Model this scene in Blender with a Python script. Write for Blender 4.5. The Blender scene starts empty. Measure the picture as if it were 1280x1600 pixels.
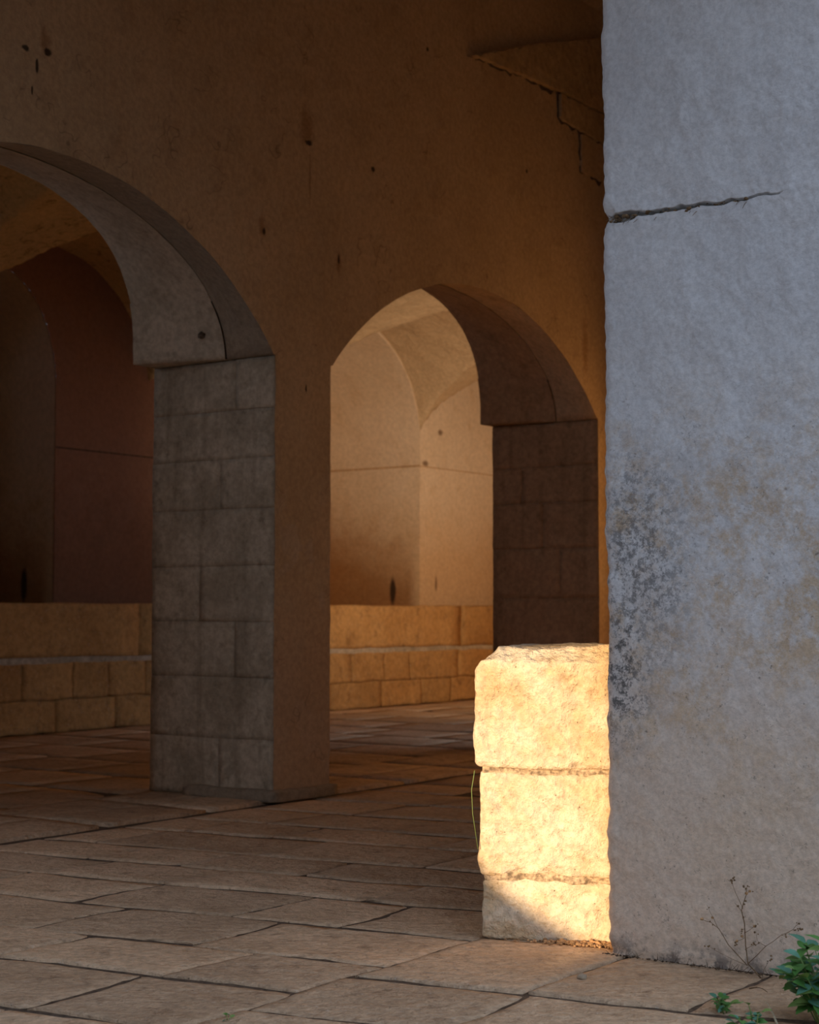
import bpy, bmesh, math, random
from mathutils import Vector, Matrix, noise

# ------------------------------------------------------------------ frame
# plan axes: U runs along the arcade (to the right and away), V runs into it
UX, UY = 0.572, 0.820
_l = math.hypot(UX, UY); UX /= _l; UY /= _l
VX, VY = -UY, UX
def P(u, v, z=0.0):
    return Vector((u*UX + v*VX, u*UY + v*VY, z))
YAW = math.atan2(UY, UX)

sc = bpy.context.scene
COL = sc.collection
random.seed(7)
R = random.Random(11)

# ------------------------------------------------------------------ camera
cam = bpy.data.cameras.new('camera')
cam.sensor_fit = 'HORIZONTAL'; cam.sensor_width = 36.0
cam.lens = 36.0*2597.0/1280.0
cam.dof.use_dof = True; cam.dof.focus_distance = 5.5; cam.dof.aperture_fstop = 6.3
cam_o = bpy.data.objects.new('camera', cam); COL.objects.link(cam_o)
cam_o.location = (0, 0, 1.1)
cam_o.rotation_euler = (math.radians(90) + math.atan2(158, 2597), 0, 0)
sc.camera = cam_o

# ------------------------------------------------------------------ sky, sun, exposure
SUN_EL = math.radians(9.0)
world = bpy.data.worlds.new('sky'); sc.world = world; world.use_nodes = True
bg = world.node_tree.nodes['Background']
bg.inputs['Color'].default_value = (0.60, 0.74, 1.0, 1)
bg.inputs['Strength'].default_value = 1.40
sun = bpy.data.lights.new('sun', 'SUN'); sun.energy = 6.0; sun.color = (1.0, 0.72, 0.42); sun.angle = math.radians(0.75)
sun_o = bpy.data.objects.new('sun', sun); COL.objects.link(sun_o)
d = Vector((UX*math.cos(SUN_EL), UY*math.cos(SUN_EL), -math.sin(SUN_EL)))
sun_o.rotation_euler = d.to_track_quat('-Z', 'Y').to_euler()
sun_o.location = P(-20, 3, 12)
# area light added to brighten the inner room, unseen in the third arch
fill_lamp = bpy.data.lights.new('added_room_fill', 'AREA'); fill_lamp.shape = 'RECTANGLE'; fill_lamp.size = 2.4; fill_lamp.size_y = 2.0
fill_lamp.energy = 62; fill_lamp.color = (1.0, 0.74, 0.50); fill_lamp.spread = math.radians(95)
fill_lamp_o = bpy.data.objects.new('added_room_fill', fill_lamp); COL.objects.link(fill_lamp_o)
fill_lamp_o.location = P(13.3, 7.0, 2.3)
fill_lamp_o.rotation_euler = (P(17.7, 12.0, 2.9) - fill_lamp_o.location).to_track_quat('-Z', 'Y').to_euler()
sc.view_settings.view_transform = 'Standard'
sc.view_settings.look = 'None'
sc.view_settings.gamma = 1.0
sc.view_settings.use_curve_mapping = False
sc.view_settings.exposure = 0.0
sc.cycles.adaptive_threshold = 0.015
TAN = math.tan(SUN_EL)

# ------------------------------------------------------------------ node helpers
class NT:
    def __init__(s, name):
        s.m = bpy.data.materials.new(name); s.m.use_nodes = True
        s.t = s.m.node_tree; s.n = s.t.nodes; s.l = s.t.links
        s.b = s.n['Principled BSDF']
        s.geo = s.n.new('ShaderNodeNewGeometry')
        s.pos = s.geo.outputs['Position']
    def link(s, a, b): s.l.new(a, b)
    def val(s, sock, v):
        if hasattr(v, 'links'): s.link(v, sock)
        else: sock.default_value = v
    def math(s, op, a, b=0.0, c=0.0, clamp=False):
        n = s.n.new('ShaderNodeMath'); n.operation = op; n.use_clamp = clamp
        for i, v in enumerate((a, b, c)): s.val(n.inputs[i], v)
        return n.outputs[0]
    def dot(s, vec):
        n = s.n.new('ShaderNodeVectorMath'); n.operation = 'DOT_PRODUCT'
        s.link(s.pos, n.inputs[0]); n.inputs[1].default_value = vec
        return n.outputs['Value']
    def u(s): return s.dot((UX, UY, 0))
    def v(s): return s.dot((VX, VY, 0))
    def z(s): return s.dot((0, 0, 1))
    def noise(s, scale, detail=6, rough=0.6, vec=None, dist=0.0):
        n = s.n.new('ShaderNodeTexNoise'); n.inputs['Scale'].default_value = scale
        n.inputs['Detail'].default_value = 9 if detail == 99 else min(detail, 4); n.inputs['Roughness'].default_value = rough
        n.inputs['Distortion'].default_value = dist
        s.link(vec or s.pos, n.inputs['Vector'])
        return n.outputs['Fac']
    def scaled(s, sx, sy, sz):
        n = s.n.new('ShaderNodeVectorMath'); n.operation = 'MULTIPLY'
        s.link(s.pos, n.inputs[0]); n.inputs[1].default_value = (sx, sy, sz)
        return n.outputs[0]
    def voro(s, scale, feature='F1'):
        n = s.n.new('ShaderNodeTexVoronoi'); n.feature = feature
        n.inputs['Scale'].default_value = scale; s.link(s.pos, n.inputs['Vector'])
        return n.outputs['Distance']
    def ramp(s, f, a, b, lo=0.0, hi=1.0):
        n = s.n.new('ShaderNodeMapRange'); n.clamp = True; n.interpolation_type = 'SMOOTHSTEP'
        s.val(n.inputs[0], f)
        for i, v in enumerate((a, b, lo, hi)): n.inputs[i+1].default_value = v
        return n.outputs[0]
    def mix(s, f, a, b, mode='MIX'):
        n = s.n.new('ShaderNodeMix'); n.data_type = 'RGBA'; n.blend_type = mode; n.clamp_factor = True
        s.val(n.inputs[0], f)
        for sock, v in ((n.inputs[6], a), (n.inputs[7], b)):
            if hasattr(v, 'links'): s.link(v, sock)
            else: sock.default_value = (v[0], v[1], v[2], 1)
        return n.outputs[2]
    def blob(s, a, b, a0, b0, ra, rb, wob=0.0, soft=0.5):
        """soft-edged patch centred at (a0, b0) in two plan coordinates"""
        x = s.math('DIVIDE', s.math('SUBTRACT', a, a0), ra)
        y = s.math('DIVIDE', s.math('SUBTRACT', b, b0), rb)
        r = s.math('SQRT', s.math('ADD', s.math('MULTIPLY', x, x), s.math('MULTIPLY', y, y)))
        if wob: r = s.math('ADD', r, s.math('MULTIPLY', s.math('SUBTRACT', s.wn, 0.5), wob))
        return s.ramp(r, 1.0, 1.0 - soft, 0.0, 1.0)
    def bump(s, h, strength, dist=0.02, prev=None):
        n = s.n.new('ShaderNodeBump'); n.inputs['Strength'].default_value = strength
        n.inputs['Distance'].default_value = dist; s.link(h, n.inputs['Height'])
        if prev: s.link(prev, n.inputs['Normal'])
        return n.outputs[0]
    def done(s, col, rough=0.9, normal=None, spec=0.2):
        s.val(s.b.inputs['Base Color'], col if hasattr(col, 'links') else (col[0], col[1], col[2], 1))
        s.val(s.b.inputs['Roughness'], rough)
        s.b.inputs['Specular IOR Level'].default_value = spec
        if normal: s.link(normal, s.b.inputs['Normal'])
        return s.m

def stone(name, c1, c2, dark, big=1.3, fine=22, bump=0.5, pit=0.5, stain=0.35, bdist=0.012, streak=0.0, vary=0.0):
    t = NT(name)
    n1 = t.noise(big, 8, 0.62); n2 = t.noise(big*4.3, 8, 0.7); n3 = t.noise(fine, 6, 0.7)
    c = t.mix(t.ramp(n1, 0.35, 0.68), c1, c2)
    c = t.mix(t.math('MULTIPLY', t.ramp(n2, 0.52, 0.75), stain), c, dark)
    if streak:
        st = t.noise(3.0, 6, 0.6, t.scaled(3.0, 3.0, 0.25))
        c = t.mix(t.math('MULTIPLY', t.ramp(st, 0.52, 0.7), streak), c, dark)
    g = t.ramp(n3, 0.3, 0.7, 0.80, 1.14)
    c = t.mix(1.0, c, g, 'MULTIPLY')
    if vary:
        oi = t.n.new('ShaderNodeObjectInfo')
        c = t.mix(1.0, c, t.ramp(oi.outputs['Random'], 0.0, 1.0, 1-vary, 1+vary), 'MULTIPLY')
        fl = t.math('MULTIPLY', t.ramp(t.noise(55, 5, 0.7), 0.58, 0.68), t.ramp(n2, 0.35, 0.6))
        c = t.mix(t.math('MULTIPLY', fl, 0.35), c, (0.74, 0.66, 0.56))
    vo = t.voro(fine*1.6)
    p = t.math('MULTIPLY', t.ramp(vo, 0.16, 0.05), t.ramp(n2, 0.5, 0.62))
    c = t.mix(t.math('MULTIPLY', p, pit), c, dark)
    b1 = t.bump(t.noise(fine*0.35, 8, 0.65), bump, bdist*2.5)
    b2 = t.bump(n3, bump, bdist*0.8, b1)
    b3 = t.bump(t.math('SUBTRACT', 1.0, p), bump, bdist*0.5, b2)
    return t.done(c, 0.92, b3)

# --- pale blue-grey limewashed plaster of the foreground pillar
def mat_pillar():
    t = NT('limewashed_plaster')
    v, z = t.v(), t.z()
    t.wn = t.noise(9, 8, 0.7)
    n1 = t.noise(2.2, 8, 0.65); n3 = t.noise(60, 6, 0.7); n4 = t.noise(14, 10, 0.75)
    c = t.mix(t.ramp(n1, 0.35, 0.7), (0.69, 0.675, 0.655), (0.61, 0.595, 0.58))
    # ochre weathering in the lower two thirds
    band = t.math('MULTIPLY', t.ramp(z, 2.05, 1.35), t.ramp(z, 0.35, 0.8, 0.45, 1.0))
    och = t.math('MULTIPLY', band, t.math('MULTIPLY', t.ramp(t.noise(4.5, 99, 0.78), 0.42, 0.60), t.ramp(t.noise(22, 99, 0.8), 0.34, 0.56)))
    c = t.mix(t.math('MULTIPLY', och, 0.8), c, (0.54, 0.375, 0.205))
    low = t.ramp(t.math('ADD', z, t.math('MULTIPLY', t.math('SUBTRACT', n1, 0.5), 0.8)), 1.35, 0.3)
    c = t.mix(t.math('MULTIPLY', low, 0.8), c, (0.70, 0.53, 0.37))
    # black lichen along the lower left edge
    l1 = t.blob(v, z, 2.55, 0.93, 0.19, 0.40, 0.9, 0.8)
    l2 = t.blob(v, z, 2.48, 1.25, 0.26, 0.50, 0.9, 0.8)
    lich = t.math('MAXIMUM', l1, t.math('MULTIPLY', l2, 0.8))
    lich = t.math('MULTIPLY', lich, t.ramp(t.noise(34, 99, 0.85), 0.47, 0.56))
    c = t.mix(t.math('MULTIPLY', lich, 0.85), c, (0.07, 0.068, 0.065))
    # dark specks scattered over the weathered zone
    sp = t.math('MULTIPLY', t.ramp(t.noise(70, 5, 0.75), 0.57, 0.66), t.ramp(n4, 0.46, 0.6))
    c = t.mix(t.math('MULTIPLY', t.math('MULTIPLY', sp, t.ramp(z, 2.2, 1.5)), 0.6), c, (0.12, 0.10, 0.08))
    foot = t.math('MULTIPLY', t.ramp(z, 0.10, 0.0), t.ramp(n4, 0.42, 0.6))
    c = t.mix(t.math('MULTIPLY', foot, 0.8), c, (0.13, 0.11, 0.10))
    c = t.mix(1.0, c, t.ramp(n3, 0.3, 0.7, 0.88, 1.09), 'MULTIPLY')
    b = t.bump(t.noise(7, 8, 0.6, dist=0.6), 0.22, 0.03)
    b = t.bump(t.noise(13, 99, 0.62, dist=1.2), 0.35, 0.012, b)
    b = t.bump(n3, 0.4, 0.005, b)
    return t.done(c, 0.9, b)

# --- tan plaster of the arcade wall with its pits, rust halos and drips
def mat_wall():
    t = NT('tan_wall_plaster')
    u, z = t.u(), t.z()
    t.wn = t.noise(16, 8, 0.75)
    n1 = t.noise(0.9, 8, 0.6); n2 = t.noise(4.2, 8, 0.65); n3 = t.noise(32, 6, 0.7)
    c = t.mix(t.ramp(n1, 0.35, 0.68), (0.58, 0.405, 0.235), (0.51, 0.35, 0.195))
    c = t.mix(t.math('MULTIPLY', t.ramp(n2, 0.52, 0.74), 0.4), c, (0.36, 0.235, 0.125))
    # paler repair patches and reddish damp low on the pier
    pp = t.math('MULTIPLY', t.ramp(t.noise(2.6, 6, 0.55), 0.55, 0.60), t.ramp(z, 2.1, 1.5))
    c = t.mix(t.math('MULTIPLY', pp, 0.35), c, (0.55, 0.43, 0.31))
    c = t.mix(t.math('MULTIPLY', t.ramp(z, 1.5, 0.6), 0.5), c, (0.40, 0.255, 0.165))
    for (a, b, ra, rb) in ((7.80, 4.05, .10, .17), (5.68, 3.97, .05, .10), (11.27, 3.15, .07, .30), (7.38, 3.36, .04, .10), (8.12, 3.27, .04, .10)):
        c = t.mix(t.math('MULTIPLY', t.blob(u, z, a, b, ra, rb, 1.0, 0.8), 0.6), c, (0.30, 0.15, 0.06))
    c = t.mix(t.math('MULTIPLY', t.blob(u, z, 7.83, 3.75, .012, .28, 0.5, 0.9), 0.6), c, (0.20, 0.11, 0.05))
    for (a, b, ra, rb) in ((7.82, 3.955, .045, .022), (8.48, 3.94, .028, .026), (5.55, 3.905, .035, .022), (5.70, 3.92, .035, .025), (5.63, 3.835, .012, .045), (5.6, 3.7, .008, .03),
                           (7.40, 3.33, .02, .03), (8.12, 3.29, .015, .04), (9.1, 4.9, .02, .02), (10.4, 4.35, .02, .02), (7.8, 2.45, .012, .03)):
        c = t.mix(t.math('MULTIPLY', t.blob(u, z, a, b, ra, rb, 1.2, 0.5), 0.92), c, (0.035, 0.02, 0.012))
    # hairline cracks
    w = t.noise(1.1, 10, 0.6)
    cr = t.ramp(t.math('ABSOLUTE', t.math('SUBTRACT', w, 0.5)), 0.004, 0.0)
    cr = t.math('MULTIPLY', cr, t.ramp(n2, 0.5, 0.6))
    c = t.mix(t.math('MULTIPLY', cr, 0.5), c, (0.15, 0.09, 0.05))
    c = t.mix(1.0, c, t.ramp(n3, 0.3, 0.7, 0.85, 1.1), 'MULTIPLY')
    b = t.bump(n2, 0.4, 0.04); b = t.bump(n3, 0.4, 0.01, b)
    return t.done(c, 0.93, b)

# --- whitewashed ochre plaster of the inner room
def mat_room():
    t = NT('ochre_room_plaster')
    u, v, z = t.u(), t.v(), t.z()
    t.wn = t.noise(8, 8, 0.75)
    n1 = t.noise(0.8, 8, 0.6); n2 = t.noise(3.5, 8, 0.65); n3 = t.noise(20, 6, 0.7)
    c = t.mix(t.ramp(n1, 0.35, 0.68), (0.70, 0.55, 0.395), (0.64, 0.485, 0.33))
    c = t.mix(t.math('MULTIPLY', t.ramp(n2, 0.52, 0.76), 0.4), c, (0.48, 0.30, 0.14))
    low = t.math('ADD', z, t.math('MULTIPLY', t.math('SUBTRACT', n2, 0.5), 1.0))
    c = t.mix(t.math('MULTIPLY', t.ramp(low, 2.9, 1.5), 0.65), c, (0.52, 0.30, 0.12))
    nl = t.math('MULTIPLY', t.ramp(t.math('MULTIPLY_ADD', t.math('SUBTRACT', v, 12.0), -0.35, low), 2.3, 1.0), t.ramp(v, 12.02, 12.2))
    c = t.mix(t.math('MULTIPLY', nl, 0.85), c, (0.30, 0.125, 0.035))  # low, deep part of the niche reveal darkened in colour as shade
    dim_red = t.math('MULTIPLY', t.ramp(t.math('ADD', u, t.math('MULTIPLY', n2, 0.8)), 13.9, 13.2), t.ramp(v, 12.03, 12.0))
    dim_red = t.math('MULTIPLY', dim_red, t.ramp(v, 11.0, 11.2))
    c = t.mix(t.math('MULTIPLY', dim_red, 0.9), c, t.mix(t.ramp(low, 3.0, 1.4), (0.30, 0.145, 0.085), (0.16, 0.065, 0.035)))  # redder west plaster, its dimness painted into the colour
    sp = t.math('MULTIPLY', t.ramp(t.noise(7, 6, 0.7), 0.66, 0.74), t.ramp(z, 2.6, 1.6))
    c = t.mix(t.math('MULTIPLY', sp, 0.7), c, (0.12, 0.06, 0.03))
    for (a, b, ra, rb) in ((17.56, 3.02, .09, .05), (17.9, 3.45, .07, .05), (17.8, 1.48, .03, .14)):
        c = t.mix(t.math('MULTIPLY', t.blob(u, z, a, b, ra, rb, 1.2, 0.6), 0.8), c, (0.14, 0.07, 0.03))
    c = t.mix(t.math('MULTIPLY', t.blob(v, z, 12.42, 1.38, .06, .22, 0.6, 0.5), 0.95), c, (0.04, 0.02, 0.01))
    c = t.mix(1.0, c, t.ramp(n3, 0.3, 0.7, 0.88, 1.08), 'MULTIPLY')
    b = t.bump(n2, 0.35, 0.05); b = t.bump(n3, 0.35, 0.012, b)
    return t.done(c, 0.93, b)

def mat_vault():
    t = NT('rough_yellow_vault_render')
    n1 = t.noise(1.0, 8, 0.6); n2 = t.noise(7, 8, 0.7, dist=1.0); n3 = t.noise(26, 6, 0.7)
    c = t.mix(t.ramp(n1, 0.35, 0.68), (0.76, 0.54, 0.24), (0.66, 0.46, 0.21))
    ue = t.ramp(t.u(), 12.6, 14.0)
    c = t.mix(ue, c, (0.57, 0.41, 0.245))
    c = t.mix(t.math('MULTIPLY', t.ramp(n2, 0.54, 0.66), t.math('MULTIPLY_ADD', ue, -0.6, 0.7)), c, (0.24, 0.13, 0.05))
    c = t.mix(1.0, c, t.ramp(n3, 0.3, 0.7, 0.85, 1.1), 'MULTIPLY')
    b = t.bump(n2, 0.6, 0.05); b = t.bump(n3, 0.4, 0.012, b)
    return t.done(c, 0.93, b)

def plain(name, col, rough=0.9, sc_=40, var=0.25):
    t = NT(name)
    n = t.noise(sc_, 5, 0.6)
    c = t.mix(1.0, col, t.ramp(n, 0.3, 0.7, 1-var, 1+var), 'MULTIPLY')
    return t.done(c, rough, t.bump(n, 0.4, 0.006))

def leafmat(name, col, col2):
    t = NT(name)
    n = t.noise(18, 4, 0.6)
    c = t.mix(t.ramp(n, 0.35, 0.65), col, col2)
    t.b.inputs['Subsurface Weight'].default_value = 0.0
    return t.done(c, 0.55, None, 0.3)

M = {
 'pillar': mat_pillar(),
 'wall': mat_wall(),
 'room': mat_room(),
 'vault': mat_vault(),
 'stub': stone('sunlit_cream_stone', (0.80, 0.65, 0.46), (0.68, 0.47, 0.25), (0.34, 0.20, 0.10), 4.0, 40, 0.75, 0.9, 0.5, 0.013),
 'mortar': plain('crumbling_mortar', (0.44, 0.32, 0.20), 0.95, 60, 0.6),
 'grey': stone('grey_jamb_stone', (0.49, 0.385, 0.265), (0.35, 0.268, 0.175), (0.19, 0.14, 0.085), 2.6, 26, 0.5, 0.6, 0.65, 0.010, 0.35),
 'ringfront': stone('brown_arch_stone', (0.32, 0.24, 0.16), (0.28, 0.21, 0.135), (0.18, 0.13, 0.08), 1.6, 26, 0.5, 0.6, 0.45, 0.010),
 'brown': stone('brown_jamb_stone', (0.54, 0.34, 0.185), (0.46, 0.285, 0.15), (0.22, 0.13, 0.065), 1.8, 26, 0.5, 0.7, 0.55, 0.010, 0.3),
 'greyring': stone('pale_arch_plaster', (0.51, 0.405, 0.285), (0.42, 0.33, 0.225), (0.25, 0.185, 0.12), 1.8, 26, 0.5, 0.6, 0.5, 0.010),
 'brownring': stone('tan_arch_stone', (0.64, 0.43, 0.24), (0.56, 0.37, 0.20), (0.28, 0.17, 0.085), 1.8, 26, 0.5, 0.7, 0.5, 0.010),
 'slab': stone('worn_paving_stone', (0.67, 0.46, 0.285), (0.54, 0.36, 0.215), (0.28, 0.175, 0.10), 2.2, 30, 0.9, 0.9, 0.75, 0.015, 0.0, 0.13),
 'dirt_shade': plain('dark_joint_dirt_and_shade', (0.11, 0.074, 0.048), 0.98, 50, 0.5),  # soil of the paving joints, also used for painted shade
 'manger': stone('ochre_manger_stone', (0.48, 0.262, 0.092), (0.40, 0.205, 0.066), (0.18, 0.088, 0.030), 1.6, 18, 0.5, 0.6, 0.6, 0.015, 0.0, 0.08),
 'exposed': stone('exposed_ochre_stone', (0.52, 0.36, 0.19), (0.44, 0.29, 0.14), (0.2, 0.12, 0.06), 3, 20, 0.6, 0.7, 0.5, 0.015),
 'outer': plain('plain_limewash', (0.60, 0.55, 0.49), 0.93, 4, 0.12),
 'leaf': leafmat('fresh_green_leaf', (0.055, 0.16, 0.03), (0.10, 0.25, 0.05)),
 'leafpale': leafmat('pale_green_leaf', (0.15, 0.27, 0.06), (0.22, 0.33, 0.09)),
 'leafblue': leafmat('bluish_green_leaf', (0.07, 0.19, 0.11), (0.10, 0.25, 0.16)),
 'stem': leafmat('green_stem', (0.14, 0.22, 0.05), (0.20, 0.26, 0.08)),
 'dry': plain('dry_brown_stalk', (0.20, 0.125, 0.065), 0.9, 60, 0.3),
 'straw': plain('pale_straw', (0.50, 0.42, 0.28), 0.9, 60, 0.2),
 'crumb': plain('orange_crumbs', (0.46, 0.27, 0.13), 0.95, 60, 0.5),
}

# ------------------------------------------------------------------ object helpers
def obj(name, verts, faces, mat, parent=None, smooth=True, origin=None):
    me = bpy.data.meshes.new(name)
    o0 = Vector(origin) if origin is not None else Vector((0, 0, 0))
    if parent is not None and origin is None: o0 = parent.location.copy()
    me.from_pydata([Vector(p) - o0 for p in verts], [], faces)
    me.materials.append(mat)
    if smooth: me.polygons.foreach_set('use_smooth', [True]*len(me.polygons))
    me.update()
    o = bpy.data.objects.new(name, me); COL.objects.link(o)
    if parent is not None:
        o.parent = parent
        o.location = o0 - parent.location
    else:
        o.location = o0
    return o

def empty(name, loc):
    o = bpy.data.objects.new(name, None); COL.objects.link(o); o.location = loc
    o.empty_display_size = 0.1
    return o
def tag(o, label=None, cat=None, group=None, kind=None):
    if label: o['label'] = label
    if cat: o['category'] = cat
    if group: o['group'] = group
    if kind: o['kind'] = kind
    return o

def grid(fn, nu, nv):
    """fn(a, b), a and b in 0..1"""
    vs = [fn(i/nu, j/nv) for j in range(nv+1) for i in range(nu+1)]
    w = nu + 1
    fs = [(j*w+i, j*w+i+1, (j+1)*w+i+1, (j+1)*w+i) for j in range(nv) for i in range(nu)]
    return vs, fs

def join(parts):
    vs, fs = [], []
    for a, b in parts:
        k = len(vs); vs += a; fs += [tuple(i+k for i in q) for q in b]
    return vs, fs

def box_uv(u0, u1, v0, v1, z0, z1):
    vs = [P(u, v, z) for z in (z0, z1) for (u, v) in ((u0, v0), (u1, v0), (u1, v1), (u0, v1))]
    return vs, [(0, 1, 2, 3), (4, 5, 6, 7), (0, 1, 5, 4), (1, 2, 6, 5), (2, 3, 7, 6), (3, 0, 4, 7)]

def nz(p, s, oct=3):
    return noise.fractal(p*s, 1.0, 2.0, oct)
def nvec(p, s):
    q = p*s
    return Vector((noise.noise(q), noise.noise(q + Vector((31.3, 7.1, 3.3))), noise.noise(q + Vector((5.7, 91.3, 17.9)))))

def rough_block(corners_fn, size, cuts, rad, amp, amp2=0.0, shape=None):
    """block of (lx, ly, lz) metres: rounded edges, noise; corners_fn maps local xyz to world"""
    lx, ly, lz = size
    bm = bmesh.new(); bmesh.ops.create_cube(bm, size=1.0)
    if cuts: bmesh.ops.subdivide_edges(bm, edges=bm.edges[:], cuts=cuts, use_grid_fill=True)
    bm.verts.index_update()
    vs = []
    for w in bm.verts:
        p = Vector(((w.co.x+.5)*lx, (w.co.y+.5)*ly, (w.co.z+.5)*lz))
        q = Vector((min(max(p.x, rad), lx-rad), min(max(p.y, rad), ly-rad), min(max(p.z, rad), lz-rad)))
        dd = p - q
        if dd.length > rad: p = q + dd.normalized()*rad
        if shape: p = shape(p)
        vs.append(p)
    fs = [tuple(x.index for x in fc.verts) for fc in bm.faces]
    bm.free()
    out = []
    for p in vs:
        wp = corners_fn(p)
        wp = wp + nvec(wp, 4.0)*amp + nvec(wp, 17.0)*amp2
        out.append(wp)
    return out, fs

def pebble(c, r, rnd, flat=0.7):
    bm = bmesh.new(); bmesh.ops.create_icosphere(bm, subdivisions=1, radius=1)
    s = rnd.uniform(0, 99)
    vs = [c + Vector((w.co.x*r, w.co.y*r*rnd.uniform(.9, 1.1), w.co.z*r*flat))*(1+0.35*noise.noise(w.co*1.5+Vector((s, 0, 0)))) for w in bm.verts]
    bm.verts.index_update(); fs = [tuple(x.index for x in q.verts) for q in bm.faces]; bm.free()
    return vs, fs

# ------------------------------------------------------------------ constants of the place
WF, WB = 6.20, 7.17            # arcade wall front / back
PER = 3.96; HALF = 1.715; SPR = 2.62
ARC = [(1.835, .80), (5.795, .82), (9.755, .77), (13.715, .78)]
BK = 12.0; NB = 13.7           # back wall face / niche depth
U0, U1 = -1.5, 19.3
TOP = 7.0

def arc_pts(c, rise, off=0.0, n=40):
    """segmental arch from right springing over to left springing, set inwards by off"""
    Rr = (HALF**2 + rise**2)/(2*rise); cz = SPR + rise - Rr
    r = Rr - off; zz = SPR - cz
    a0 = math.asin(min(1, zz/r))
    return [(c + r*math.cos(a0 + (math.pi-2*a0)*i/n), cz + r*math.sin(a0 + (math.pi-2*a0)*i/n)) for i in range(n+1)]

def sup(c, a, h, n, k=60):
    """superelliptic arch profile, right springing to left springing"""
    pts = []
    for i in range(k+1):
        t = math.pi*i/k; cs, sn = math.cos(t), max(0.0, math.sin(t))
        pts.append((c + a*math.copysign(abs(cs)**(2/n), cs), SPR + h*sn**(2/n)))
    return pts
def resample(pts, n):
    L = [0.0]
    for i in range(1, len(pts)): L.append(L[-1] + math.hypot(pts[i][0]-pts[i-1][0], pts[i][1]-pts[i-1][1]))
    out = []; j = 0
    for i in range(n+1):
        s = L[-1]*i/n
        while j < len(L)-2 and L[j+1] < s: j += 1
        t = (s-L[j])/max(1e-9, L[j+1]-L[j])
        out.append((pts[j][0]+(pts[j+1][0]-pts[j][0])*t, pts[j][1]+(pts[j+1][1]-pts[j][1])*t))
    return out
def rear_profile(c): return sup(c, 1.54, 1.02, 2.7)
def seam_profile(c, rise): return sup(c, HALF-0.02, rise+0.06, 1.95)

def fill(loop, fn):
    """triangulate a simple polygon given as 2-D loop"""
    from mathutils.geometry import tessellate_polygon
    tris = tessellate_polygon([[Vector((a, b, 0)) for a, b in loop]])
    return [fn(a, b) for a, b in loop], [tuple(t) for t in tris]

# ------------------------------------------------------------------ floor
floor_bed = join([box_uv(-16, 24, -14, 14, -0.30, -0.007)])
floor = obj('floor', *floor_bed, M['dirt_shade'], smooth=False)
tag(floor, 'worn limestone paving of large irregular slabs with dark open joints', 'floor', kind='structure')

def slab(c4, n, zoff, gap=0.020):
    """c4: four plan corners (u, v) in order; uneven slab with worn edge"""
    cu = sum(c[0] for c in c4)/4; cv = sum(c[1] for c in c4)/4
    tu, tv = R.uniform(-.006, .006), R.uniform(-.006, .006)
    sd = R.uniform(0, 50)
    def at(a, b):
        u = (c4[0][0]*(1-a)+c4[1][0]*a)*(1-b) + (c4[3][0]*(1-a)+c4[2][0]*a)*b
        v = (c4[0][1]*(1-a)+c4[1][1]*a)*(1-b) + (c4[3][1]*(1-a)+c4[2][1]*a)*b
        p = P(u, v)
        w = nvec(p, 2.6)*0.030 + nvec(p, 11.0)*0.007
        e = min(a, 1-a, b, 1-b)
        edge = e < 1e-6
        g = gap*(0.25 + 1.1*max(0, noise.noise(p*2.6 + Vector((sd, 0, 0)))+0.25) + 0.5*max(0, noise.noise(p*13))) if edge else 0
        du = dv = 0.0
        if edge:
            du = 1.5*(g if a == 0 else (-g if a == 1 else 0)); dv = 0.7*(g if b == 0 else (-g if b == 1 else 0))
            g2 = 0.007*noise.noise(p*24 + Vector((0, sd, 0)))
            du += g2; dv += g2
        z = zoff + tu*(u-cu) + tv*(v-cv) + 0.0035*noise.noise(p*2.7) + 0.0018*noise.noise(p*9)
        if edge: z -= 0.003
        q = P(u+du, v+dv, z); q.x += w.x; q.y += w.y
        return q
    vs, fs = grid(at, n, n)
    w = n+1
    rim = [i for i in range(w)] + [j*w+n for j in range(1, w)] + [n*w+i for i in range(n-1, -1, -1)] + [j*w for j in range(n-1, 0, -1)]
    k = len(vs)
    vs += [Vector((vs[i].x, vs[i].y, -0.045)) for i in rim]
    m = len(rim)
    fs += [(rim[i], k+i, k+(i+1) % m, rim[(i+1) % m]) for i in range(m)]
    return vs, fs

n_slab = 0
def put_slab(c4, zoff=0.0):
    global n_slab
    cu = sum(c[0] for c in c4)/4; cv = sum(c[1] for c in c4)/4
    dist = math.hypot(cu, cv)
    n = 16 if dist < 6.6 else (8 if dist < 10 else 5)
    vs, fs = slab(c4, n, zoff + R.uniform(-.002, .0025))
    o = obj('paving_slab', vs, fs, M['slab'], floor, origin=P(cu, cv, 0))
    n_slab += 1

def courses(lines, crosses, v_lo, v_hi, slope, vref, rnd=(0.5, 0.95), zoff=0.0):
    """courses between lines (u at vref, skewed by slope); crosses: list of v's or None"""
    for i in range(len(lines)-1):
        a, b = lines[i], lines[i+1]
        cs = crosses[i] if i < len(crosses) else None
        if cs is None:
            cs = []; v = v_lo + R.uniform(0.25, rnd[1])
            while v < v_hi - 0.3:
                cs.append(v); v += R.uniform(*rnd)
        elif cs and cs[-1] < v_hi - 0.9:
            v = cs[-1] + R.uniform(*rnd)
            while v < v_hi - 0.3:
                cs = cs + [v]; v += R.uniform(*rnd)
        vv = [v_lo] + list(cs) + [v_hi]
        for j in range(len(vv)-1):
            f = lambda u, v: (u + slope*(v-vref), v)
            sk = R.uniform(-.03, .03) if 0 < j else 0
            put_slab([f(a, vv[j]), f(b, vv[j]), f(b, vv[j+1]), f(a, vv[j+1])], zoff)

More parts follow.
